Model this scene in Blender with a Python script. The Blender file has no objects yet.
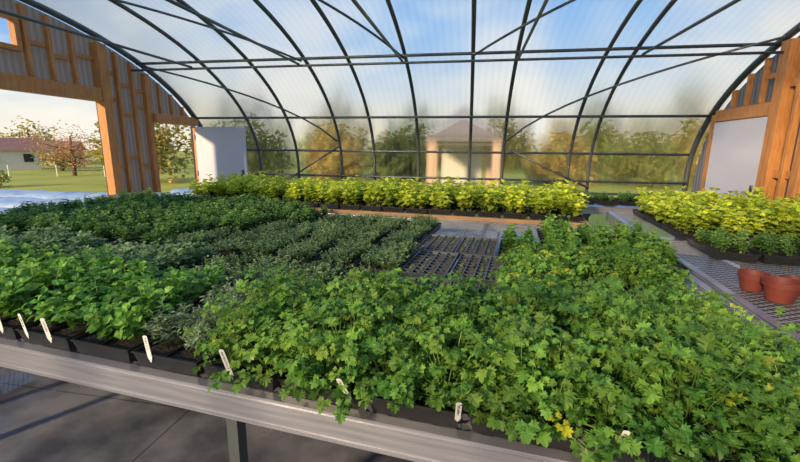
import bpy, math, random
from mathutils import Vector, Matrix
random.seed(7)
R=random.random
def U(a,b): return a+(b-a)*random.random()
sc=bpy.context.scene
COL=sc.collection
sc.view_settings.view_transform='Standard'
sc.view_settings.exposure=0.0

# ---------------------------------------------------------------- materials
def mat(name):
    m=bpy.data.materials.new(name); m.use_nodes=True
    nt=m.node_tree; nt.nodes.clear()
    out=nt.nodes.new('ShaderNodeOutputMaterial')
    return m,nt,out
def N(nt,t): return nt.nodes.new(t)
def simple(name,c1,c2=None,scale=8,rough=.5,metal=0,bump=0,stretch=(1,1,1),spec=.5,detail=4):
    m,nt,out=mat(name); L=nt.links.new
    p=N(nt,'ShaderNodeBsdfPrincipled'); p.inputs['Roughness'].default_value=rough; p.inputs['Metallic'].default_value=metal
    p.inputs['Specular IOR Level'].default_value=spec
    L(p.outputs[0],out.inputs[0])
    c2=c2 or tuple(x*.8 for x in c1)
    tc=N(nt,'ShaderNodeTexCoord'); mp=N(nt,'ShaderNodeMapping'); mp.inputs['Scale'].default_value=stretch
    L(tc.outputs['Object'],mp.inputs[0])
    no=N(nt,'ShaderNodeTexNoise'); no.inputs['Scale'].default_value=scale; no.inputs['Detail'].default_value=detail
    L(mp.outputs[0],no.inputs['Vector'])
    cr=N(nt,'ShaderNodeValToRGB'); cr.color_ramp.elements[0].position=.3; cr.color_ramp.elements[1].position=.7
    cr.color_ramp.elements[0].color=(*c1,1); cr.color_ramp.elements[1].color=(*c2,1)
    L(no.outputs[0],cr.inputs[0]); L(cr.outputs[0],p.inputs['Base Color'])
    if bump:
        b=N(nt,'ShaderNodeBump'); b.inputs['Strength'].default_value=bump; b.inputs['Distance'].default_value=.02
        L(no.outputs[0],b.inputs['Height']); L(b.outputs[0],p.inputs['Normal'])
    return m
def leafmat(name,base,trans=.35,rough=.45):
    m,nt,out=mat(name); L=nt.links.new
    at=N(nt,'ShaderNodeAttribute'); at.attribute_name='tint'
    oi=N(nt,'ShaderNodeObjectInfo')
    hs=N(nt,'ShaderNodeHueSaturation')
    mr=N(nt,'ShaderNodeMapRange'); mr.inputs['To Min'].default_value=.68; mr.inputs['To Max'].default_value=1.25
    L(oi.outputs['Random'],mr.inputs[0]); L(mr.outputs[0],hs.inputs['Value'])
    mh=N(nt,'ShaderNodeMath'); mh.operation='MULTIPLY_ADD'; mh.inputs[1].default_value=-.03; mh.inputs[2].default_value=.512
    L(oi.outputs['Random'],mh.inputs[0]); L(mh.outputs[0],hs.inputs['Hue'])
    mx=N(nt,'ShaderNodeMix'); mx.data_type='RGBA'; mx.blend_type='MULTIPLY'; mx.inputs[0].default_value=1
    mx.inputs[6].default_value=(*base,1); L(at.outputs['Color'],mx.inputs[7])
    L(mx.outputs[2],hs.inputs['Color'])
    p=N(nt,'ShaderNodeBsdfPrincipled'); p.inputs['Roughness'].default_value=rough; p.inputs['Specular IOR Level'].default_value=.3
    t=N(nt,'ShaderNodeBsdfTranslucent'); ms=N(nt,'ShaderNodeMixShader'); ms.inputs[0].default_value=trans
    L(hs.outputs[0],p.inputs['Base Color']); L(hs.outputs[0],t.inputs['Color'])
    L(p.outputs[0],ms.inputs[1]); L(t.outputs[0],ms.inputs[2]); L(ms.outputs[0],out.inputs[0])
    return m
WOOD=simple('wood',(.62,.28,.085),(.42,.17,.05),6,.6,stretch=(6,6,1))
WOODL=simple('wood_plank',(.42,.25,.13),(.3,.17,.09),6,.7,stretch=(1,6,6))
STEEL=simple('steel_grey',(.13,.145,.15),(.095,.105,.11),5,.45,.4)
ALU=simple('aluminium',(.56,.56,.60),(.36,.36,.40),5,.3,.65,.0,stretch=(.6,1,14))  # lengthwise colour streaks stand in for reflections on the bench rails
BLACK=simple('black_plastic',(.012,.012,.014),(.02,.02,.022),20,.4)
BLACKLIT=simple('black_plastic_lit',(.05,.052,.06),(.075,.075,.085),20,.3)  # black cell-tray plastic, colour lightened for light caught on the rims
SOIL=simple('soil',(.03,.018,.012),(.012,.008,.006),90,.9,bump=.6)
DOORM=simple('door_paint',(.60,.62,.72),(.56,.58,.68),1,.5)
WHITE=simple('white_plastic',(.88,.88,.85),(.82,.82,.78),6,.4)
INK=simple('ink',(.02,.02,.03),None,5,.6)
TERRA=simple('terracotta',(.19,.038,.024),(.14,.028,.018),10,.6)
GRASS=simple('grass',(.24,.32,.03),(.46,.42,.06),.5,.9)
BARK=simple('bark',(.14,.08,.05),(.08,.05,.04),12,.9)
ROOFT=simple('roof_shingle',(.30,.26,.22),(.23,.20,.17),10,.8)
STUC=simple('stucco',(.72,.66,.56),(.66,.60,.50),6,.8)
STUCO=simple('stucco_cream',(.66,.46,.30),(.58,.40,.26),6,.8)
BRICK=simple('roof_red',(.28,.15,.12),(.22,.12,.10),6,.8)
COVER=simple('row_cover_fabric',(.42,.54,.70),(.26,.36,.50),3,.5,bump=.5)
GALV=simple('galvanised_sheet',(.50,.56,.64),(.36,.43,.52),3,.3,.6)
# concrete
CONC,nt,out=mat('concrete'); L=nt.links.new
p=N(nt,'ShaderNodeBsdfPrincipled'); L(p.outputs[0],out.inputs[0])
tc=N(nt,'ShaderNodeTexCoord'); no=N(nt,'ShaderNodeTexNoise'); no.inputs['Scale'].default_value=1.8; no.inputs['Detail'].default_value=9; no.inputs['Roughness'].default_value=.55
L(tc.outputs['Object'],no.inputs['Vector'])
cr=N(nt,'ShaderNodeValToRGB'); cr.color_ramp.elements[0].position=.42; cr.color_ramp.elements[1].position=.60
cr.color_ramp.elements[0].color=(.11,.115,.14,1); cr.color_ramp.elements[1].color=(.27,.275,.31,1)
L(no.outputs[0],cr.inputs[0])
bk=N(nt,'ShaderNodeTexBrick'); bk.offset=0; bk.inputs['Scale'].default_value=1; bk.inputs['Brick Width'].default_value=1.62; bk.inputs['Row Height'].default_value=1.9; bk.inputs['Mortar Size'].default_value=.005
bk.inputs['Color1'].default_value=(1,1,1,1); bk.inputs['Color2'].default_value=(1,1,1,1); bk.inputs['Mortar'].default_value=(.45,.45,.45,1)
L(tc.outputs['Object'],bk.inputs['Vector'])
mx=N(nt,'ShaderNodeMix'); mx.data_type='RGBA'; mx.blend_type='MULTIPLY'; mx.inputs[0].default_value=1
L(cr.outputs[0],mx.inputs[6]); L(bk.outputs[0],mx.inputs[7]); L(mx.outputs[2],p.inputs['Base Color'])
mr=N(nt,'ShaderNodeMapRange'); mr.inputs['From Min'].default_value=.46; mr.inputs['From Max'].default_value=.60; mr.inputs['To Min'].default_value=.03; mr.inputs['To Max'].default_value=.3
L(no.outputs[0],mr.inputs[0]); L(mr.outputs[0],p.inputs['Roughness'])
# polycarbonate
def poly(name,tint,white,fac,axis=0,rib=55,frost=False,var=.35,amp=.03):
    m,nt,out=mat(name); L=nt.links.new
    tr=N(nt,'ShaderNodeBsdfTransparent'); tr.inputs[0].default_value=(*tint,1)
    if frost:
        rf=N(nt,'ShaderNodeBsdfRefraction'); rf.inputs['Color'].default_value=(*tint,1); rf.inputs['IOR'].default_value=1.06; rf.inputs['Roughness'].default_value=.36
        mf=N(nt,'ShaderNodeMixShader'); mf.inputs[0].default_value=.72; L(tr.outputs[0],mf.inputs[1]); L(rf.outputs[0],mf.inputs[2]); tr=mf
    tl=N(nt,'ShaderNodeBsdfTranslucent'); tl.inputs[0].default_value=(*white,1)
    df=N(nt,'ShaderNodeBsdfPrincipled'); df.inputs['Base Color'].default_value=(*white,1); df.inputs['Roughness'].default_value=.35
    m1=N(nt,'ShaderNodeMixShader'); m1.inputs[0].default_value=.5
    L(tl.outputs[0],m1.inputs[1]); L(df.outputs[0],m1.inputs[2])
    tc=N(nt,'ShaderNodeTexCoord'); sp=N(nt,'ShaderNodeSeparateXYZ'); L(tc.outputs['Object'],sp.inputs[0])
    mm=N(nt,'ShaderNodeMath'); mm.operation='MULTIPLY'; mm.inputs[1].default_value=rib; L(sp.outputs[axis],mm.inputs[0])
    si=N(nt,'ShaderNodeMath'); si.operation='SINE'; L(mm.outputs[0],si.inputs[0])
    mr=N(nt,'ShaderNodeMapRange'); mr.inputs['From Min'].default_value=-1; mr.inputs['From Max'].default_value=1
    mr.inputs['To Min'].default_value=fac-amp; mr.inputs['To Max'].default_value=fac+amp; L(si.outputs[0],mr.inputs[0])
    no=N(nt,'ShaderNodeTexNoise'); no.inputs['Scale'].default_value=.9; L(tc.outputs['Object'],no.inputs['Vector'])
    m2=N(nt,'ShaderNodeMath'); m2.operation='MULTIPLY_ADD'; m2.inputs[1].default_value=var; L(no.outputs[0],m2.inputs[0]); L(mr.outputs[0],m2.inputs[2])
    m3=N(nt,'ShaderNodeMath'); m3.operation='SUBTRACT'; m3.inputs[1].default_value=var/2; m3.use_clamp=True; L(m2.outputs[0],m3.inputs[0])
    ms=N(nt,'ShaderNodeMixShader'); L(m3.outputs[0],ms.inputs[0]); L(tr.outputs[0],ms.inputs[1]); L(m1.outputs[0],ms.inputs[2])
    L(ms.outputs[0],out.inputs[0]); return m
POLY=poly('polycarbonate',(.95,.96,.96),(.75,.80,.86),.10)
FROST=poly('polycarbonate_ribbed',(.93,.96,.99),(.32,.37,.42),.055,frost=True,var=.08,amp=.04,rib=62)
GLASS=poly('window_glass',(.93,.96,1),(.7,.75,.8),.05,rib=1,var=.05)
# corrugated wall panel
PANEL,nt,out=mat('corrugated_panel'); L=nt.links.new
tc=N(nt,'ShaderNodeTexCoord'); sp=N(nt,'ShaderNodeSeparateXYZ'); L(tc.outputs['Object'],sp.inputs[0])
mm=N(nt,'ShaderNodeMath'); mm.operation='MULTIPLY'; mm.inputs[1].default_value=75; L(sp.outputs[1],mm.inputs[0])
si=N(nt,'ShaderNodeMath'); si.operation='SINE'; L(mm.outputs[0],si.inputs[0])
mr=N(nt,'ShaderNodeMapRange'); mr.inputs['From Min'].default_value=-1; L(si.outputs[0],mr.inputs[0])
cr=N(nt,'ShaderNodeValToRGB'); cr.color_ramp.elements[0].color=(.16,.16,.19,1); cr.color_ramp.elements[1].color=(.32,.32,.36,1); L(mr.outputs[0],cr.inputs[0])
p=N(nt,'ShaderNodeBsdfPrincipled'); p.inputs['Roughness'].default_value=.5; L(cr.outputs[0],p.inputs['Base Color'])
bm=N(nt,'ShaderNodeBump'); bm.inputs['Strength'].default_value=.6; bm.inputs['Distance'].default_value=.01; L(si.outputs[0],bm.inputs['Height']); L(bm.outputs[0],p.inputs['Normal'])
t=N(nt,'ShaderNodeBsdfTranslucent'); t.inputs[0].default_value=(.18,.18,.19,1)
ms=N(nt,'ShaderNodeMixShader'); ms.inputs[0].default_value=.25; L(p.outputs[0],ms.inputs[1]); L(t.outputs[0],ms.inputs[2]); L(ms.outputs[0],out.inputs[0])
# expanded metal
MESH,nt,out=mat('expanded_metal'); L=nt.links.new
tc=N(nt,'ShaderNodeTexCoord'); sp=N(nt,'ShaderNodeSeparateXYZ'); L(tc.outputs['Object'],sp.inputs[0])
def line(sign):
    a=N(nt,'ShaderNodeMath'); a.operation='MULTIPLY_ADD'; a.inputs[1].default_value=sign*1.6
    L(sp.outputs[1],a.inputs[0]); L(sp.outputs[0],a.inputs[2])
    b=N(nt,'ShaderNodeMath'); b.operation='MULTIPLY'; b.inputs[1].default_value=15; L(a.outputs[0],b.inputs[0])
    c=N(nt,'ShaderNodeMath'); c.operation='PINGPONG'; c.inputs[1].default_value=.5; L(b.outputs[0],c.inputs[0])
    d=N(nt,'ShaderNodeMath'); d.operation='LESS_THAN'; d.inputs[1].default_value=.12; L(c.outputs[0],d.inputs[0]); return d
a=line(1); b=line(-1); mxn=N(nt,'ShaderNodeMath'); mxn.operation='MAXIMUM'; L(a.outputs[0],mxn.inputs[0]); L(b.outputs[0],mxn.inputs[1])
tr=N(nt,'ShaderNodeBsdfTransparent'); p=N(nt,'ShaderNodeBsdfPrincipled'); p.inputs['Base Color'].default_value=(.50,.47,.44,1); p.inputs['Metallic'].default_value=.4; p.inputs['Roughness'].default_value=.45
ms=N(nt,'ShaderNodeMixShader'); L(mxn.outputs[0],ms.inputs[0]); L(tr.outputs[0],ms.inputs[1]); L(p.outputs[0],ms.inputs[2]); L(ms.outputs[0],out.inputs[0])

L_PARS=leafmat('leaf_parsley',(.155,.335,.05))
L_OV=leafmat('leaf_ovate',(.18,.41,.06))
L_ROS=leafmat('leaf_rosemary',(.27,.38,.20))
L_SAGE=leafmat('leaf_sage',(.25,.40,.17))
L_THY=leafmat('leaf_thyme',(.19,.31,.12))
L_DARK=leafmat('leaf_dark',(.16,.32,.07))
L_YEL=leafmat('leaf_yellow_green',(.60,.72,.07),.45)
L_MID=leafmat('leaf_mid',(.17,.36,.05))
STEM=leafmat('stem',(.17,.30,.07),.2)
L_TREE=leafmat('leaf_tree',(.22,.27,.07),.3)
L_RED=leafmat('leaf_red',(.52,.29,.13),.3)
L_AUT=leafmat('leaf_autumn',(.42,.38,.10),.3)

# ---------------------------------------------------------------- mesh helpers
class MB:
    def __init__(s): s.v=[];s.f=[];s.m=[];s.c=[]
    def add(s,vs,fs,mi=0,col=(1,1,1)):
        o=len(s.v); s.v.extend([tuple(x) for x in vs]); s.c.extend([col]*len(vs))
        for f in fs: s.f.append([i+o for i in f]); s.m.append(mi)
    def box(s,a,b,mi=0,M=None):
        x0,y0,z0=a;x1,y1,z1=b
        vs=[(x0,y0,z0),(x1,y0,z0),(x1,y1,z0),(x0,y1,z0),(x0,y0,z1),(x1,y0,z1),(x1,y1,z1),(x0,y1,z1)]
        if M: vs=[M@Vector(v) for v in vs]
        s.add(vs,[(0,3,2,1),(4,5,6,7),(0,1,5,4),(1,2,6,5),(2,3,7,6),(3,0,4,7)],mi)
    def tube(s,pts,r,n=6,mi=0,col=(1,1,1),r2=None,cap=True):
        pts=[Vector(p) for p in pts]; r2=r if r2 is None else r2
        K=len(pts)
        vs=[]
        for i,p in enumerate(pts):
            t=(pts[min(i+1,K-1)]-pts[max(i-1,0)]).normalized()
            ref=Vector((1,0,0)) if abs(t.x)<.9 else Vector((0,0,1))
            u=t.cross(ref).normalized(); w=t.cross(u)
            rr=r+(r2-r)*i/(K-1)
            for k in range(n):
                a=2*math.pi*k/n; vs.append(p+u*math.cos(a)*rr+w*math.sin(a)*rr)
        fs=[]
        for i in range(K-1):
            for k in range(n):
                fs.append((i*n+k,i*n+(k+1)%n,(i+1)*n+(k+1)%n,(i+1)*n+k))
        if cap: fs.append(tuple(range(n))[::-1]); fs.append(tuple((K-1)*n+k for k in range(n)))
        s.add(vs,fs,mi,col)
    def lathe(s,prof,n=24,mi=0):
        vs=[];fs=[]
        for r,z in prof:
            for k in range(n):
                a=2*math.pi*k/n; vs.append((r*math.cos(a),r*math.sin(a),z))
        for i in range(len(prof)-1):
            for k in range(n): fs.append((i*n+k,i*n+(k+1)%n,(i+1)*n+(k+1)%n,(i+1)*n+k))
        s.add(vs,fs,mi)
    def mesh(s,name,mats,smooth=False):
        me=bpy.data.meshes.new(name); me.from_pydata(s.v,[],s.f)
        for m in mats: me.materials.append(m)
        me.polygons.foreach_set('material_index',s.m)
        if smooth: me.polygons.foreach_set('use_smooth',[True]*len(s.f))
        ca=me.color_attributes.new('tint','FLOAT_COLOR','POINT')
        flat=[]
        for c in s.c: flat.extend((c[0],c[1],c[2],1))
        ca.data.foreach_set('color',flat)
        me.update(); return me
def ob(name,me,loc=(0,0,0),rz=0,parent=None,scale=None):
    o=bpy.data.objects.new(name,me); COL.objects.link(o)
    o.location=loc; o.rotation_euler=(0,0,rz)
    if scale: o.scale=(scale,)*3 if not hasattr(scale,'__len__') else scale
    if parent: o.parent=parent
    return o
def top(o,label,cat,group=None,kind=None):
    o['label']=label
    o['category']=cat
    if group: o['group']=group
    if kind: o['kind']=kind
    return o
def struct(o,label,cat): return top(o,label,cat,None,'structure')

# ---------------------------------------------------------------- greenhouse profile
CY,AW,Z0,BH=3.4,4.6,1.15,2.3
XL,XR=-5.6,3.76
def prof(d=0.0,n=40):
    pts=[(CY-AW+d,0.0),(CY-AW+d,Z0)]
    for i in range(1,n):
        a=math.pi-math.pi*i/n
        pts.append((CY+(AW-d)*math.cos(a),Z0+(BH-d)*math.sin(a)))
    pts+= [(CY+AW-d,Z0),(CY+AW-d,0.0)]
    return pts
def arch(y,d=0.0):
    q=(y-CY)/(AW-d)
    if abs(q)>=1: return Z0
    return Z0+(BH-d)*math.sqrt(1-q*q)
def skin(name,pts,label,cat):
    mb=MB(); vs=[]
    for y,z in pts: vs+= [(XL-.1,y,z),(XR+.1,y,z)]
    mb.add(vs,[])
    for i in range(len(pts)-1):
        mb.f.append([2*i,2*i+1,2*i+3,2*i+2]); mb.m.append(1 if pts[i][0]>3.0 else 0)
    me=mb.mesh(name,[POLY,FROST],True)
    return struct(ob(name,me),label,cat)
P=prof(0)
skin('wall_front',P[:2],'lower polycarbonate side wall of the greenhouse','wall')
skin('ceiling',P[1:-1],'curved ribbed polycarbonate greenhouse roof','ceiling')
skin('wall_back',P[-2:],'lower polycarbonate side wall beside the benches','wall')
mb=MB(); mb.box((XL-.2,CY-AW-.1,-.15),(XR+.2,CY+AW+.1,0)); struct(ob('floor',mb.mesh('floor',[CONC])),'grey damp concrete slab floor with joints','floor')
HX=[-4.45,-3.6,-2.65,-1.96,-1.07,-.08,.54,1.73,2.09]
for i,x in enumerate([XL+.03]+HX+[XR-.03]):
    mb=MB(); r=.029 if i not in (0,len(HX)+1) else .045
    mb.tube([(0,y,z) for y,z in prof(.05)],r,8)
    top(ob('greenhouse_hoop',mb.mesh('hoop',[STEEL],True),(x,0,0)),'grey steel pipe hoop arching under the polycarbonate roof','frame','steel hoops of the greenhouse')
def purlin(y,z,r=.024):
    mb=MB(); mb.tube([(XL+.05,0,0),(XR-.05,0,0)],r,8)
    top(ob('purlin_pipe',mb.mesh('purlin',[STEEL],True),(0,y,z)),'horizontal grey steel purlin pipe tied to the hoops','frame','purlin pipes')
for y in (6.12,7.42,4.2,2.6,.7,-.6):
    purlin(y,arch(y,.1)-.005,.022)
purlin(6.12-.12,arch(6.12,.1)-.13,.018)
purlin(CY+AW-.11,1.72-.2,.022); purlin(CY+AW-.11,1.02,.02); purlin(CY+AW-.11,.80,.02)
for x in (-4.45,-2.65,-1.07,.54,2.09):
    z=arch(6.0,.1)-.15; mb=MB(); mb.tube([(0,CY-2.6,0),(0,6.0,0)],.018,8)
    top(ob('collar_tie_pipe',mb.mesh('tie',[STEEL],True),(x,0,z)),'straight steel tie pipe spanning under a roof hoop','frame','collar tie pipes')
def brace(pts):
    mb=MB(); mb.tube([(x,y,arch(y,.15) if z is None else z) for x,y,z in pts],.016,8)
    top(ob('brace_pipe',mb.mesh('brace',[STEEL],True)),'diagonal steel bracing pipe across several hoops','frame','wind bracing pipes')
def curvebrace(x0,y0,x1,y1):
    brace([(x0+(x1-x0)*t/10,y0+(y1-y0)*t/10,None) for t in range(11)])
curvebrace(XL+.15,6.1,-2.65,7.7)
curvebrace(XR-.15,5.9,.54,7.7)
brace([(.54,CY+AW-.16,1.62),(2.09,CY+AW-.16,.9)])
brace([(-2.65,CY+AW-.16,1.62),(-3.75,CY+AW-.16,.95)])
curvebrace(-2.65,6.1,-4.45,4.2)
curvebrace(-.08,6.1,1.73,4.2)
curvebrace(-1.07,6.1,-1.96,4.4)

# ---------------------------------------------------------------- end walls
def endwall(name,X,openings,label):
    mb=MB(); ys=sorted(set([CY-AW+.06,CY+AW-.06]+[o[0] for o in openings]+[o[1] for o in openings]))
    allys=[]
    for a,b in zip(ys[:-1],ys[1:]):
        n=max(1,int((b-a)/.12)); allys+=[(a+(b-a)*k/n,a+(b-a)*(k+1)/n) for k in range(n)]
    for a,b in allys:
        c=(a+b)/2; seg=[(0.02,None)]
        for o in openings:
            if o[0]<c<o[1]:
                ns=[]
                for lo,hi in seg:
                    if hi is None or hi>o[3]: 
                        if o[2]>lo+.03: ns.append((lo,o[2]))
                        ns.append((o[3],hi))
                seg=ns
        for lo,hi in seg:
            ha=arch(a,.06) if hi is None else hi; hb=arch(b,.06) if hi is None else hi
            mb.add([(X,a,lo),(X,b,lo),(X,b,hb),(X,a,ha)],[(0,1,2,3)])
    return struct(ob(name,mb.mesh(name,[PANEL])),label,'wall')
endwall('wall_left',XL-.08,[(1.6,5.40,-.1,2.22),(6.38,7.46,-.1,1.98),(3.2,4.40,2.72,3.1)],'grey corrugated end wall panels between wooden studs')
endwall('wall_right',XR+.08,[(6.07,7.26,-.1,2.02)],'grey corrugated end wall panels behind wooden studs')
def timber(x,y0,y1,z0,z1,th=.09,name='wall_stud',label='orange-brown timber stud of the end wall framing'):
    mb=MB(); c=Vector((x,(y0+y1)/2,z0)); w=(y1-y0)/2
    mb.box((-th/2,-w,0),(th/2,w,z1-z0)); me=mb.mesh(name,[WOOD])
    o=ob(name,me,c); 
    bv=o.modifiers.new('b','BEVEL'); bv.width=.004; bv.segments=1
    return top(o,label,'timber','timber framing of the end walls')
xl=XL+.0
def stud(x,y,w=.05,z0=0,z1=None,th=.09): timber(x,y-w,y+w,z0,(arch(y+ w,.12) if z1 is None else z1) if y>CY else (arch(y-w,.12) if z1 is None else z1),th)
def beam(x,y0,y1,z,h,th=.06): timber(x,y0,y1,z,z+h,th,'wall_beam','horizontal timber beam in the end wall framing')
stud(xl,5.48,.08,th=.14); stud(xl,5.75,.025,th=.07); stud(xl,6.03,.025,th=.07); stud(xl,6.32,.05)
stud(xl,7.52,.05)
for y in (4.46,4.75,5.06): stud(xl,y,.025,2.42,th=.07)
for y in (3.13,2.5,1.9): stud(xl,y,.03,2.42,th=.06)
for y in (6.6,6.88,7.16): stud(xl,y,.022,2.15,th=.06)
stud(xl,1.52,.07); stud(xl,.6); stud(xl,-.3)
beam(xl,1.6,5.395,2.22,.19,.12); beam(xl+.04,6.375,7.465,1.98,.16,.14)
for a,b,zz in ((5.565,5.72,(1.2,2.25,2.65)),(5.78,6.0,(1.35,2.05,2.5)),(6.06,6.265,(1.2,2.2,2.45)),(4.49,4.72,(2.82,)),(4.78,5.03,(2.72,)),(5.09,5.395,(2.8,))):
    for z in zz: beam(xl-.03,a,b,z,.06,.04)
xr=XR-.02
stud(xr,5.97,.085,th=.14); stud(xr,7.33,.06); stud(xr,5.45,.06,th=.12); stud(xr,5.05,.05); stud(xr,4.3,.06); stud(xr,3.5,.06); stud(xr,2.5,.06); stud(xr,1.3,.06); stud(xr,0,.06)
beam(xr,6.065,7.265,2.03,.17,.12)
for y in (6.35,6.65,6.95): stud(xr,y,.028,2.21,th=.06)
stud(xr,5.7,.03,th=.07)
for z in (1.25,2.15): beam(xr+.02,5.515,5.665,z,.1,.05)
for z in (1.25,2.35): beam(xr+.02,5.735,5.88,z,.1,.05)
beam(xr+.02,5.105,5.385,2.1,.12,.05); beam(xr+.02,6.0+.06,6.318,2.5,.07,.04)
# window
mb=MB()
for a,b in (((-.03,-.6,-.03),(.06,.6,.03)),((-.03,-.6,.33),(.06,.6,.38)),((-.03,-.6,.03),(.06,-.54,.33)),((-.03,.54,.03),(.06,.6,.33)),((-.03,-.03,.03),(.06,.03,.33))): mb.box(a,b)
w=struct(ob('window_1',mb.mesh('win',[WOOD]),(XL-.04,3.80,2.73)),'small wooden framed vent window high in the end wall','window')
mb=MB(); mb.box((0,-.54,.03),(.008,.54,.33)); ob('pane',mb.mesh('pane',[GLASS]),(0,0,0),0,w)
def door(name,loc,rz,w,h,label):
    mb=MB(); mb.box((0,-.022,0),(w,.022,h))
    d=struct(ob(name,mb.mesh(name,[DOORM]),loc,rz),label,'door')
    bv=d.modifiers.new('b','BEVEL'); bv.width=.006
    mb=MB()
    for s in (-1,1):
        mb.tube([(w-.08,s*.02,1.0),(w-.08,s*.06,1.0),(w-.17,s*.065,1.0)],.011,8)
        mb.box((w-.11,s*.024-.003,.9),(w-.05,s*.024+.003,1.1))
    ob('handle',mb.mesh('handle',[STEEL]),(0,0,0),0,d)
    mb=MB(); mb.tube([(0,-.026,0),(0,-.026,.1)],.01,8); hm=mb.mesh('hinge',[STEEL])
    for z in (.2,h/2,h-.25): ob('hinge',hm,(0,0,z),0,d)
    return d
door('door_1',(XL+.10,7.36,.03),0,1.08,1.93,'pale grey flush door standing open into the greenhouse')
door('door_2',(XR-.05,7.255,.03),-math.pi/2,1.18,1.99,'pale grey flush door closed in a timber frame')

# ---------------------------------------------------------------- benches
TH=math.radians(-6); E1=Vector((math.cos(TH),math.sin(TH),0)); E2=Vector((-math.sin(TH),math.cos(TH),0)); O=Vector((0,.96,0))
def bp(s,t,z=0): return O+E1*s+E2*t+Vector((0,0,z))
BZ=.80
def bench(s0,s1,t0,t1,label,rail=.10,matr=ALU,toph=BZ,world=None,nl=None):
    Wd,D=s1-s0,t1-t0
    e=bpy.data.objects.new('greenhouse_bench',None); COL.objects.link(e)
    if world: e.location=(s0,t0,0)
    else:
        e.location=bp(s0,t0); e.rotation_euler=(0,0,TH)
    top(e,label,'bench')
    mb=MB(); mb.add([(.02,.02,toph-.004),(Wd-.02,.02,toph-.004),(Wd-.02,D-.02,toph-.004),(.02,D-.02,toph-.004)],[(0,1,2,3)])
    ob('bench_top',mb.mesh('bench_top',[MESH]),parent=e)
    a=.006; z1=toph+.004; z0=z1-rail
    mb=MB(); mb.box((0,0,z0),(Wd,a,z1)); mb.box((0,a,z1-a),(Wd,.035,z1)); mb.box((0,a,z0),(Wd,.035,z0+a))
    mb.box((0,-.004,z0+.008),(Wd,0,z0+.016)); mb.box((0,-.004,z1-.02),(Wd,0,z1-.012))
    ob('side_rail',mb.mesh('side_rail',[matr]),parent=e)
    mb=MB(); mb.box((0,D-a,z0),(Wd,D,z1)); mb.box((0,D-.035,z1-a),(Wd,D-a,z1)); ob('side_rail',mb.mesh('side_rail',[matr]),parent=e)
    mb=MB(); mb.box((0,a,z0),(a,D-a,z1)); mb.box((a,a,z1-a),(.05,D-a,z1+.012)); ob('side_rail',mb.mesh('side_rail',[matr]),parent=e)
    mb=MB(); mb.box((Wd-a,a,z0),(Wd,D-a,z1)); mb.box((Wd-.05,a,z1-a),(Wd-a,D-a,z1+.012)); ob('side_rail',mb.mesh('side_rail',[matr]),parent=e)
    mb=MB(); mb.box((0,.04,z0+.03),(.03,D-.04,toph-.01)); cm=mb.mesh('cross_bar',[STEEL]); k=.6
    while k<Wd-.2: ob('cross_bar',cm,(k,0,0),0,e); k+=.6
    mb=MB(); mb.box((-.022,-.022,.012),(.022,.022,z0+.02)); mb.box((-.045,-.045,0),(.045,.045,.012)); mb.box((-.04,-.034,z0-.05),(.04,-.022,z0+.02)); lm=mb.mesh('leg',[STEEL])
    n=nl or max(2,int(Wd/1.9)+1)
    for i in range(n):
        x=.22+(Wd-.44)*i/(n-1)
        for y in (.12,D-.12): ob('leg',lm,(x,y,0),0,e)
    return e
bench(-2.80,1.18,-.02,1.12,'long aluminium-edged mesh bench crowded with trays of herbs',nl=3)
bench(-4.2,-2.82,-.02,1.12,'aluminium-edged mesh bench with trays of sage and herbs')
bench(-5.0,1.18,1.14,3.37,'wide mesh bench with trays of seedlings and bare mesh')
bench(1.21,3.3,.45,2.90,'mesh bench with aluminium rails holding terracotta pots')
bench(-4.65,.86,3.62,4.75,'long bench with timber front board holding yellow-green plants',matr=WOODL,rail=.13)
bench(1.21,3.25,2.95,4.6,'mesh bench carrying trays of bright yellow-green plants')
bench(1.4,3.5,5.9,7.0,'narrow mesh bench along the side wall',world=True)

# ---------------------------------------------------------------- plants
LOB=[(0,0),(.14,.18),(.44,.24),(.32,.38),(.58,.50),(.38,.57),(.46,.80),(.22,.72),(.16,.90),(0,1.0),(-.16,.90),(-.22,.72),(-.46,.80),(-.38,.57),(-.58,.50),(-.32,.38),(-.44,.24),(-.14,.18)]
OVA=[(0,0),(.2,.12),(.36,.32),(.37,.5),(.26,.74),(0,1),(-.26,.74),(-.37,.5),(-.36,.32),(-.2,.12)]
LIN=[(0,0),(.09,.3),(.08,.75),(0,1),(-.08,.75),(-.09,.3)]
THIN=[(0,0),(.3,.4),(.2,.85),(0,1),(-.2,.85),(-.3,.4)]
def leaf(mb,p,d,size,shape,mi,col,droop=.25,fold=.18):
    d=Vector(d).normalized(); side=d.cross(Vector((0,0,1)))
    if side.length<.05: side=Vector((1,0,0))
    side.normalize(); up=side.cross(d).normalized()
    roll=U(-.6,.6); side,up=side*math.cos(roll)+up*math.sin(roll),up*math.cos(roll)-side*math.sin(roll)
    def T(x,y,z): return p+side*(x*size)+d*(y*size)+up*(z*size)
    vs=[T(0,.45,-.02)]
    for x,y in shape:
        vs.append(T(x,y,abs(x)*fold*2-droop*y*y+U(-.08,.08)))
    n=len(shape); mb.add(vs,[(0,1+i,1+(i+1)%n) for i in range(n)],mi,col)
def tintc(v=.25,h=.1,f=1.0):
    k=U(1-v,1+v)*(.34+.74*f); return (k*U(1-h,1+h*1.6)*(.8+.2*f),k,k*U(1-h,1+h))
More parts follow.
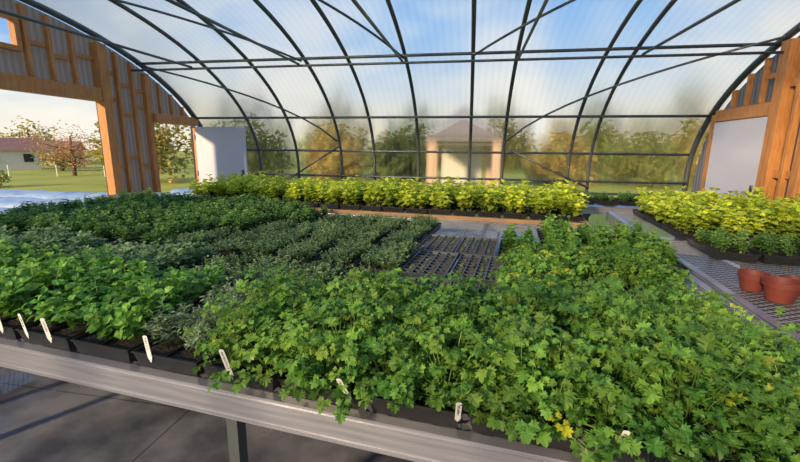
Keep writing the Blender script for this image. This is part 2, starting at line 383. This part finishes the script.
def parsley(H=.18,ns=42,ls=.025,rr=.6):
    mb=MB()
    for i in range(ns):
        a=U(0,6.283); lean=U(.0,1.0)**.7; hh=H*U(.28,1.2)*(1-.5*lean*lean)
        r=.012+lean*H*rr*U(.8,1.35)
        b=Vector((math.cos(a)*.012,math.sin(a)*.012,0)); e=Vector((math.cos(a)*r,math.sin(a)*r,hh))
        m=(b+e)/2+Vector((0,0,hh*.15)); mb.tube([b,m,e],.0013,3,1,(1,1,1),.0009,False)
        od=Vector((math.cos(a),math.sin(a),U(-.6,.4)))
        if lean<.3: od=Vector((U(-1,1),U(-1,1),U(0,.6)))
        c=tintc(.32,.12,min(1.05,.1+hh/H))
        q_=R()
        if q_<.008: c=(2.8,1.45,.6)
        elif q_<.05: c=(c[0]*1.45,c[1]*1.1,c[2])
        s=ls*U(.65,1.45); od.normalize()
        sd=od.cross(Vector((0,0,1))).normalized()
        leaf(mb,e,od,s*1.1,LOB,0,c)
        for sg in (-1,1):
            leaf(mb,e-od*.1*s,od*.35+sd*sg+Vector((0,0,U(-.2,.3))),s*.9,LOB,0,c)
            if R()<.75:
                q=e-od*1.1*s-Vector((0,0,.25*s))
                leaf(mb,q+sd*sg*.1*s,od*.2+sd*sg+Vector((0,0,U(-.2,.4))),s*.72,LOB,0,c)
    return mb
def ovate(H=.17,stems=5,ls=.055,nodes=5,shape=OVA,spread=.3):
    mb=MB()
    for q in range(stems):
        a=U(0,6.283); r=U(0,spread)*H*1.6; bx=Vector((math.cos(a)*.015,math.sin(a)*.015,0))
        h=H*U(.7,1.15); tip=Vector((math.cos(a)*r,math.sin(a)*r,h))
        mb.tube([bx,(bx+tip)/2+Vector((0,0,.01)),tip],.0022,3,1,(1,1,1),.0012,False)
        ph=U(0,3)
        for k in range(nodes):
            f=(k+1.2)/(nodes+.2); p=bx.lerp(tip,min(1,f)); s=ls*(1.1-.45*abs(f-.55)*2)*U(.8,1.15)
            for j in (0,1):
                b=ph+k*1.571+j*math.pi+U(-.3,.3)
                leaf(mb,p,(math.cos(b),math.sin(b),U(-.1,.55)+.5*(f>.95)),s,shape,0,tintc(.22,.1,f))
    return mb
def fine(H=.09,stems=40,ls=.012,rad=.064,nod=6,shape=THIN,lean=.3):
    mb=MB()
    for q in range(stems):
        a=U(0,6.283); r=math.sqrt(R())*rad
        b=Vector((math.cos(a)*r*.5,math.sin(a)*r*.5,0)); t=Vector((math.cos(a)*r*(1+lean),math.sin(a)*r*(1+lean),H*U(.5,1.2)))
        mb.tube([b,t],.0011,3,1,(.7,.7,.6),.0006,False)
        for k in range(nod):
            p=b.lerp(t,.3+.7*(k+1)/nod)
            for j in (0,1):
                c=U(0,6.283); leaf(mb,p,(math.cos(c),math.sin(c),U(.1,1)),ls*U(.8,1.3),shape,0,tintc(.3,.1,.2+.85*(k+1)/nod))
    return mb
def sprout():
    mb=MB()
    for q in range(3):
        p=Vector((U(-.009,.009),U(-.009,.009),0)); h=U(.012,.03)
        mb.tube([p,p+Vector((0,0,h))],.001,3,1,(1,1,1),None,False)
        a=U(0,6.28)
        for j in (0,1): leaf(mb,p+Vector((0,0,h)),(math.cos(a+j*3.14),math.sin(a+j*3.14),.4),.012,OVA,0,tintc())
    return mb
def variants(fn,name,m,cnt=4,**k): return [fn(**k).mesh(name,[m,STEM]) for _ in range(cnt)]
KIND={
 'parsley':('parsley_plant',variants(parsley,'parsley',L_PARS,8,H=.185),(3,6)),
 'parsleys':('parsley_plant',variants(parsley,'parsleys',L_MID,4,H=.14,ns=36,ls=.023),(3,5)),
 'ovate':('mint_plant',variants(ovate,'mint',L_OV,5,H=.16,stems=7,ls=.05),(2,5)),
 'mid':('basil_plant',variants(ovate,'basil',L_MID,4,H=.13,stems=7,ls=.042),(2,5)),
 'rosemary':('lavender_plant',variants(fine,'lavender',L_ROS,3,H=.13,stems=30,ls=.032,nod=6,shape=LIN),(2,5)),
 'sage':('sage_plant',variants(ovate,'sage',L_SAGE,4,H=.11,stems=9,ls=.042,shape=THIN),(2,5)),
 'thyme':('thyme_plant',variants(fine,'thyme',L_THY,5,H=.07,stems=44,ls=.013),(2,4)),
 'dark':('nettle_plant',variants(ovate,'nettle',L_DARK,4,H=.11,stems=9,ls=.036),(2,5)),
 'yellow':('tomato_seedling',variants(ovate,'tomato',L_YEL,5,H=.22,stems=6,ls=.075,nodes=5,spread=.4),(2,4)),
 'sprout':('sprout',variants(sprout,'sprout',L_OV,4),(4,8)),
}
def traymesh(nx,ny,w=.272,l=.53,h=.058,t=.0022,m=None):
    mb=MB()
    def ring(ww,ll,z): return [(-ww/2,0+(l-ll)/2,z),(ww/2,(l-ll)/2,z),(ww/2,l-(l-ll)/2,z),(-ww/2,l-(l-ll)/2,z)]
    rs=[ring(w-.03,l-.03,0),ring(w-.008,l-.008,h-.006),ring(w,l,h-.006),ring(w,l,h),ring(w-.014,l-.014,h),ring(w-.035,l-.035,.006)]
    vs=sum(rs,[]); fs=[(3,2,1,0)]
    for i in range(5):
        for k in range(4): fs.append((i*4+k,i*4+(k+1)%4,(i+1)*4+(k+1)%4,(i+1)*4+k))
    fs.append((20,21,22,23)); mb.add(vs,fs)
    iw,il=w-.02,l-.02
    for i in range(1,nx):
        x=-iw/2+iw*i/nx; mb.box((x-t,.01,.02),(x+t,l-.01,h-.001))
    for j in range(1,ny):
        y=.01+il*j/ny; mb.box((-iw/2,y-t,.02),(iw/2,y+t,h-.0015))
    return mb.mesh('tray',[m or BLACK])
T36=traymesh(2,4); T72=traymesh(4,8,t=.0028,m=BLACKLIT)
def soilmesh(z):
    mb=MB(); vs=[]
    for j in range(25):
        for i in range(13): vs.append((-.122+.244*i/12,.014+.502*j/24,z+U(-.003,.003)))
    mb.add(vs,[(j*13+i,j*13+i+1,(j+1)*13+i+1,(j+1)*13+i) for j in range(24) for i in range(12)]); return mb.mesh('soil',[SOIL])
SOILM=soilmesh(.046); SOILL=soilmesh(.034)
LBL={'parsley':'black plastic tray of bushy bright green parsley',
'parsleys':'black tray of young flat-leaf parsley plants',
'ovate':'black plastic tray of fresh green mint-like herbs',
'mid':'black tray of mid-green leafy herb seedlings',
'rosemary':'black tray of grey-green narrow-leaved lavender',
'sage':'black tray of soft grey-green sage plants',
'thyme':'black tray of low fine-leaved dark green thyme',
'dark':'black tray of dark green bushy seedlings',
'yellow':'tray of tall sunlit yellow-green seedlings',
'sprout':'dark cell tray with soil and tiny sprouts'}
def tray(kind,s,t,zz=BZ+.006,world=False):
    nm,vars_,(nx,ny)=KIND[kind]
    o=bpy.data.objects.new('seedling_tray',T72 if kind=='sprout' else T36); COL.objects.link(o)
    if world: o.location=(s,t,zz)
    else: o.location=bp(s,t,zz); o.rotation_euler=(0,0,TH+U(-.012,.012))
    top(o,LBL[kind],'seedling tray','trays of '+kind.rstrip('s')+' plants')
    ob('soil',SOILL if kind=='sprout' else SOILM,parent=o)
    ts=U(.78,1.12)
    if kind in('parsley','yellow'): ts=U(.92,1.08)
    if kind=='parsley' and s>.8: ts=.88
    for i in range(nx):
        for j in range(ny):
            if kind=='sprout' and R()<.4: continue
            x=-.122+.244*(i+.5)/nx; y=.014+.502*(j+.5)/ny
            if kind not in('sprout','parsley'): x*=.9; y=.265+(y-.265)*.9
            jit=.014 if kind!='sprout' else .003
            k=ts*U(.8,1.15)
            if kind=='parsley' and R()<.15: k*=1.15
            q=ob(nm,random.choice(vars_),(x+U(-jit,jit),y+U(-jit,jit),.046 if kind!='sprout' else .034),U(0,6.28),o,(k,k,k*U(.85,1.15)))
            if kind!='sprout':
                a,b=(-.12,.2) if not (t==0.0 and not world and j==0) else (-.2,.48)
                if t==0.0 and j==0 and not world: q.location.y+=.02
                q.rotation_euler=(Matrix.Rotation(U(a,b),3,'X')@Matrix.Rotation(U(0,6.28),3,'Z')).to_euler()
PW=.287
def row(t,s0,s1,fn):
    s=s1-PW/2
    while s-PW/2>s0-.01:
        k=fn(s)
        if k: tray(k,s,t)
        s-=PW
row(.0,-2.7,1.155,lambda s:'ovate' if s<-1.15 else ('rosemary' if s<-.75 else 'parsley'))
def g(off): return off+PW/2+4*PW
row(.565,-4.1,g(-.05)-PW,lambda s:'sage' if s<-1.75 else ('thyme' if s<-.45 else ('sprout' if s<.1 else ('parsleys' if s<.9 else None))))
row(1.17,-4.8,g(-.10),lambda s:'dark' if s<-2.3 else ('thyme' if s<-.5 else ('sprout' if s<.05 else ('parsleys' if s<.9 else None))))
row(1.73,-4.9,g(-.15),lambda s:'dark' if s<-2.0 else ('thyme' if s<-.55 else ('sprout' if s<0 else 'mid')))
row(2.29,-4.9,1.15,lambda s:'dark' if s<-1.6 else ('thyme' if s<-.5 else (None if s<.2 else 'mid')))
row(2.70+.12,-4.9,-2.2,lambda s:'dark')
for t in (3.66,4.2): row(t,-4.6,.82,lambda s:'yellow')
for t in (2.98,3.52,4.05): row(t,1.24,3.2,lambda s:'yellow')
row(2.32,1.27,3.2,lambda s:'dark')
for i in range(6): tray('dark',1.6+i*.32,6.1,world=True)

def tag(X,t,rz,tilt,h=.09):
    mb=MB(); w=.0075
    mb.add([(-w,0,0),(w,0,0),(w,0,h-.004),(w*.6,0,h),(-w*.6,0,h),(-w,0,h-.004),(0,0,-.02),
            (-w,.001,0),(w,.001,0),(w,.001,h-.004),(w*.6,.001,h),(-w*.6,.001,h),(-w,.001,h-.004),(0,.001,-.02)],
           [(6,1,2,3,4,5,0),(7,12,11,10,9,8,13),(0,7,13,6),(6,13,8,1),(1,8,9,2),(2,9,10,3),(3,10,11,4),(4,11,12,5),(5,12,7,0)])
    o=ob('plant_label',mb.mesh('tag',[WHITE]))
    o.matrix_world=Matrix.Translation(bp(X,t,BZ+.054))@Matrix.Rotation(rz,4,'Z')@Matrix.Rotation(tilt,4,'X')@Matrix.Rotation(U(-.12,.05),4,'Y')
    top(o,'white plastic plant label with handwriting pushed into a tray','label','plant labels along the tray fronts')
    mb=MB(); z=.03
    while z<h-.012:
        mb.box((-.004+U(0,.002),-.0006,z),(.004-U(0,.003),-.0001,z+.0015)); 
        if R()<.5: mb.box((U(-.003,.002),-.0006,z),(U(-.003,.002)+.0015,-.0001,z+.004))
        z+=U(.004,.007)
    h_=ob('handwriting',mb.mesh('ink',[INK]),parent=o); h_['kind']='stuff'
for X,r,ti in ((-1.78,.2,.1),(-1.64,-.1,.1),(-1.52,.3,.1),(-1.05,.1,.1),(-.72,.3,.3),(-.32,0,.55),(-.01,.2,.6),(.37,-.1,.55)):
    tag(X,-.002 if X<-.8 else -.010,r,ti,.085 if X<-.8 else .11)
def pot(X,Y,r,h,lab='terracotta plant pot standing on bench mesh'):
    mb=MB(); mb.lathe([(0,.0),(r*.68,0),(r*.9,h*.72),(r,h*.72),(r*1.03,h),(r*.93,h),(r*.86,h*.74),(r*.64,.012),(0,.012)],28)
    o=ob('terracotta_pot',mb.mesh('pot',[TERRA],True),(X,Y,BZ+.004)); o.modifiers.new('e','EDGE_SPLIT').split_angle=.6
    return top(o,lab,'pot','terracotta pots on the mesh bench')
pot(1.56,2.45,.070,.10); pot(1.59,2.285,.082,.11,lab='larger terracotta pot with a thick rim'); pot(1.74,2.42,.06,.085,lab='small terracotta pot beside larger ones')

# ---------------------------------------------------------------- outside
mb=MB(); mb.add([(-150,-100,-.05),(150,-100,-.05),(150,200,-.05),(-150,200,-.05)],[(0,1,2,3)])
struct(ob('ground',mb.mesh('ground',[GRASS])),'sunlit dry grass field outside','ground')
def mound(x,y,lx,ly,h):
    mb=MB(); n=40;m=10; vs=[]
    for i in range(n+1):
        for j in range(m+1):
            a=math.pi*j/m; vs.append((-lx/2+lx*i/n,-ly/2*math.cos(a)+U(-.05,.05),h*math.sin(a)*(1+U(-.35,.35))))
    mb.add(vs,[(i*(m+1)+j,(i+1)*(m+1)+j,(i+1)*(m+1)+j+1,i*(m+1)+j+1) for i in range(n) for j in range(m)])
    top(ob('row_cover',mb.mesh('rc',[COVER],True),(x,y,-.05)),'long white-blue fabric cover over a crop row outside','row cover','row covers outside')
for x,y,lx in ((-11,5.6,8),(-11,7.2,8),(-11.5,8.8,9),(-12.5,10.4,9),(-5,12.2,10),(6,12,10)): mound(x,y,lx,1.25,.18)
def tree(x,y,H,rad,lm,nleaf=900,ls=.3,label='leafy tree beyond the greenhouse',trunk=.14,low=.25,name='tree'):
    e=bpy.data.objects.new(name,None); COL.objects.link(e); e.location=(x,y,-.05); top(e,label,name)
    mb=MB(); mb.tube([(0,0,0),(.05,.02,H*.3),(0,.05,H*.75)],trunk,8,0,(1,1,1),trunk*.4)
    tips=[]
    for k in range(9):
        a=k*2.4; z=H*(low+(.5-low*.4)*k/9); r=rad*U(.4,.75); t=Vector((math.cos(a)*r,math.sin(a)*r,z+H*.12)); tips.append(t)
        mb.tube([(0,0,z),(t.x*.5,t.y*.5,z+H*.04),t],trunk*.4,5,0,(1,1,1),trunk*.1)
    ob('trunk',mb.mesh('trunk',[BARK]),parent=e)
    mb=MB()
    tips+= [Vector((0,0,H*.8)),Vector((0,0,H*.5))]
    for i in range(nleaf):
        c=random.choice(tips); d=Vector((U(-1,1),U(-1,1),U(-.7,.7))).normalized()*rad*.45*R()**.4
        p=c+d; p.z=max(.05,p.z)
        leaf(mb,p,(U(-1,1),U(-1,1),U(-.6,.6)),ls*U(.6,1.2),THIN,0,tintc(.4,.2))
    o=ob('canopy',mb.mesh('canopy',[lm]),parent=e); o['kind']='stuff'
random.seed(3)
tree(-22,19,2.9,1.8,L_RED,1500,.12,'sparse orange-brown tree beside small houses',low=.15,trunk=.11)
tree(-27,22.5,1.9,1.3,L_TREE,900,.2,'rounded green shrub in a field',low=.1,name='shrub')
tree(-24.5,24.6,2.4,1.4,L_TREE,900,.25,'rounded green shrub in a field',low=.1,name='shrub')
tree(-18.5,12.5,.9,.7,L_TREE,500,.14,'small green shrub beside the crop rows',low=.05,name='shrub',trunk=.04)
tree(-33,36,4.5,2.6,L_TREE,1200,.35,low=.1); tree(-43,33,4.2,2.6,L_AUT,1200,.35,low=.1)
tree(-15,16.3,3.6,2.0,L_AUT,2200,.26,'autumn-coloured tree seen through the doorway',low=.1)
tree(-11.2,19,3.2,1.9,L_TREE,2200,.26,low=.05); tree(-19,28,3.6,2.3,L_TREE,1500,.3,low=.1)
xs=[-7.6,-4.0,4.2,7.9,11.6,15.3,19.0,22.7]
for i,x in enumerate(xs):
    tree(x,20.5+U(-.3,.5),U(2.3,2.7),1.6,(L_AUT,L_TREE,L_AUT,L_TREE)[i%4],2300,.3,'low dense shrub behind the greenhouse',low=.02,name='shrub')
for i,x in enumerate((-12,-5,2,9,16,23,30)):
    tree(x,33+U(-1,1),U(3.2,4.0),2.9,L_TREE if i%2 else L_AUT,1700,.5,low=.05)
def house(x,y,w,d,h,rh,rz,wall,label):
    e=bpy.data.objects.new('house',None); COL.objects.link(e); e.location=(x,y,-.05); e.rotation_euler=(0,0,rz); top(e,label,'house')
    mb=MB(); mb.box((-w/2,-d/2,0),(w/2,d/2,h)); ob('wall_body',mb.mesh('hb',[wall]),parent=e)
    mb=MB(); o=.25
    mb.add([(-w/2-o,-d/2-o,h-.05),(w/2+o,-d/2-o,h-.05),(w/2+o,d/2+o,h-.05),(-w/2-o,d/2+o,h-.05),(-w/2-o,0,h+rh),(w/2+o,0,h+rh)],[(0,1,5,4),(2,3,4,5),(1,2,5),(3,0,4),(3,2,1,0)])
    ob('roof',mb.mesh('hr',[BRICK]),parent=e)
    mb=MB(); mb.box((-.25,-d/2-.03,h*.4),(.25,-d/2,h*.8)); hw=mb.mesh('hw',[INK])
    for k in (-.3,.3): ob('house_window',hw,(w*k,0,0),0,e)
house(-31.5,22.8,2.8,2.6,1.35,.8,1.0,STUC,'small pale house with a brown roof'); house(-38,31,4,3,1.3,.8,.6,STUCO,'low orange-walled house in the distance')
mb=MB(); mb.tube([(0,0,0),(0,0,.6)],.03,6); fm=mb.mesh('fp',[WHITE])
for i in range(4):
    top(ob('fence_post',fm,(-27+i*2.4,17+i*.6,-.05)),'white wooden fence post standing in grass','fence post','white fence posts')
# pavilion
e=bpy.data.objects.new('garden_pavilion',None); COL.objects.link(e); e.location=(-.45,16,-.05); e.rotation_euler=(0,0,.05); e.scale=(.84,.9,1); top(e,'small pavilion with hipped roof and cream columns','pavilion')
mb=MB(); w=1.75; z=1.9
mb.add([(-w,-w,z),(w,-w,z),(w,w,z),(-w,w,z),(-.1,0,z+.85),(.1,0,z+.85)],[(0,1,5,4),(1,2,5),(2,3,4,5),(3,0,4),(3,2,1,0)]); mb.box((-w+.1,-w+.1,z-.14),(w-.1,w-.1,z-.005)); ob('roof',mb.mesh('pr',[ROOFT]),parent=e)
mb=MB(); mb.box((-.16,-.16,0),(.16,.16,z-.15)); mb.box((-.2,-.2,0),(.2,.2,.25)); mb.box((-.2,-.2,z-.22),(.2,.2,z-.15)); cm=mb.mesh('column',[STUCO])
for sx in (-1,1):
    for sy in (-1,1): ob('column',cm,(sx*1.4,sy*1.4,0),0,e)
mb=MB(); mb.box((-1.0,1.3,0),(1.0,1.42,z-.15)); ob('back_wall',mb.mesh('pw',[STUC]),parent=e)
mb=MB(); vs=[]
for i in range(35):
    for j in (0,1): vs.append((i*.024,j*.85,.012*math.sin(i*math.pi/2)+.02))
mb.add(vs,[(2*i,2*i+2,2*i+3,2*i+1) for i in range(34)])
top(ob('corrugated_sheet',mb.mesh('cs',[GALV],True),(-5.48,4.92,.80)),'galvanised corrugated metal sheet lying on stacked crates','metal sheet')
mb=MB()
mb.box((0,0,0),(.82,.85,.02)); mb.box((0,0,.02),(.82,.03,.19)); mb.box((0,.82,.02),(.82,.85,.19)); mb.box((0,.03,.02),(.03,.82,.19)); mb.box((.79,.03,.02),(.82,.82,.19))
cm=mb.mesh('crate',[BLACK])
for k in range(4): top(ob('crate',cm,(-5.48,4.92,.2*k)),'black plastic crate stacked beside the opening','crate','stacked black crates')

# ---------------------------------------------------------------- light
W=bpy.data.worlds.new('World'); sc.world=W; W.use_nodes=True; nt=W.node_tree; nt.nodes.clear(); L=nt.links.new
out=nt.nodes.new('ShaderNodeOutputWorld'); bg=nt.nodes.new('ShaderNodeBackground'); L(bg.outputs[0],out.inputs[0]); bg.inputs[1].default_value=1.0
tc=N(nt,'ShaderNodeTexCoord'); sp=N(nt,'ShaderNodeSeparateXYZ'); L(tc.outputs['Generated'],sp.inputs[0])
cr=N(nt,'ShaderNodeValToRGB'); L(sp.outputs[2],cr.inputs[0])
e=cr.color_ramp.elements; e[0].position=0; e[0].color=(1,.84,.55,1); e[1].position=.7; e[1].color=(.12,.34,.80,1)
x=e.new(.06); x.color=(.86,.86,.80,1); x=e.new(.15); x.color=(.34,.60,.92,1); x=e.new(.35); x.color=(.18,.44,.90,1)
mp=N(nt,'ShaderNodeMapping'); mp.inputs['Scale'].default_value=(1,1,2.2); mp.inputs['Location'].default_value=(.35,.2,0); L(tc.outputs['Generated'],mp.inputs[0])
no=N(nt,'ShaderNodeTexNoise'); no.inputs['Scale'].default_value=3.4; no.inputs['Detail'].default_value=6; L(mp.outputs[0],no.inputs['Vector'])
c2=N(nt,'ShaderNodeValToRGB'); c2.color_ramp.elements[0].position=.49; c2.color_ramp.elements[1].position=.64; L(no.outputs[0],c2.inputs[0])
mx=N(nt,'ShaderNodeMix'); mx.data_type='RGBA'; L(c2.outputs[0],mx.inputs[0]); L(cr.outputs[0],mx.inputs[6]); mx.inputs[7].default_value=(1.05,.99,.88,1)
L(mx.outputs[2],bg.inputs[0])
s=bpy.data.lights.new('sun','SUN'); s.energy=5.8; s.angle=math.radians(5); s.color=(1,.74,.45)
so=bpy.data.objects.new('sun',s); COL.objects.link(so)
d=Vector((.6,1,-.38)); so.rotation_euler=d.to_track_quat('-Z','Y').to_euler()

# ---------------------------------------------------------------- camera
cam=bpy.data.cameras.new('cam'); cam.sensor_width=36; cam.lens=18; cam.clip_start=.02; cam.clip_end=500
co=bpy.data.objects.new('camera',cam); COL.objects.link(co); sc.camera=co
co.matrix_world=Matrix.Translation((0,0,1.55))@Matrix.Rotation(math.radians(10.2),4,'Z')@Matrix.Rotation(math.radians(90-11.45),4,'X')@Matrix.Rotation(math.radians(.6),4,'Z')
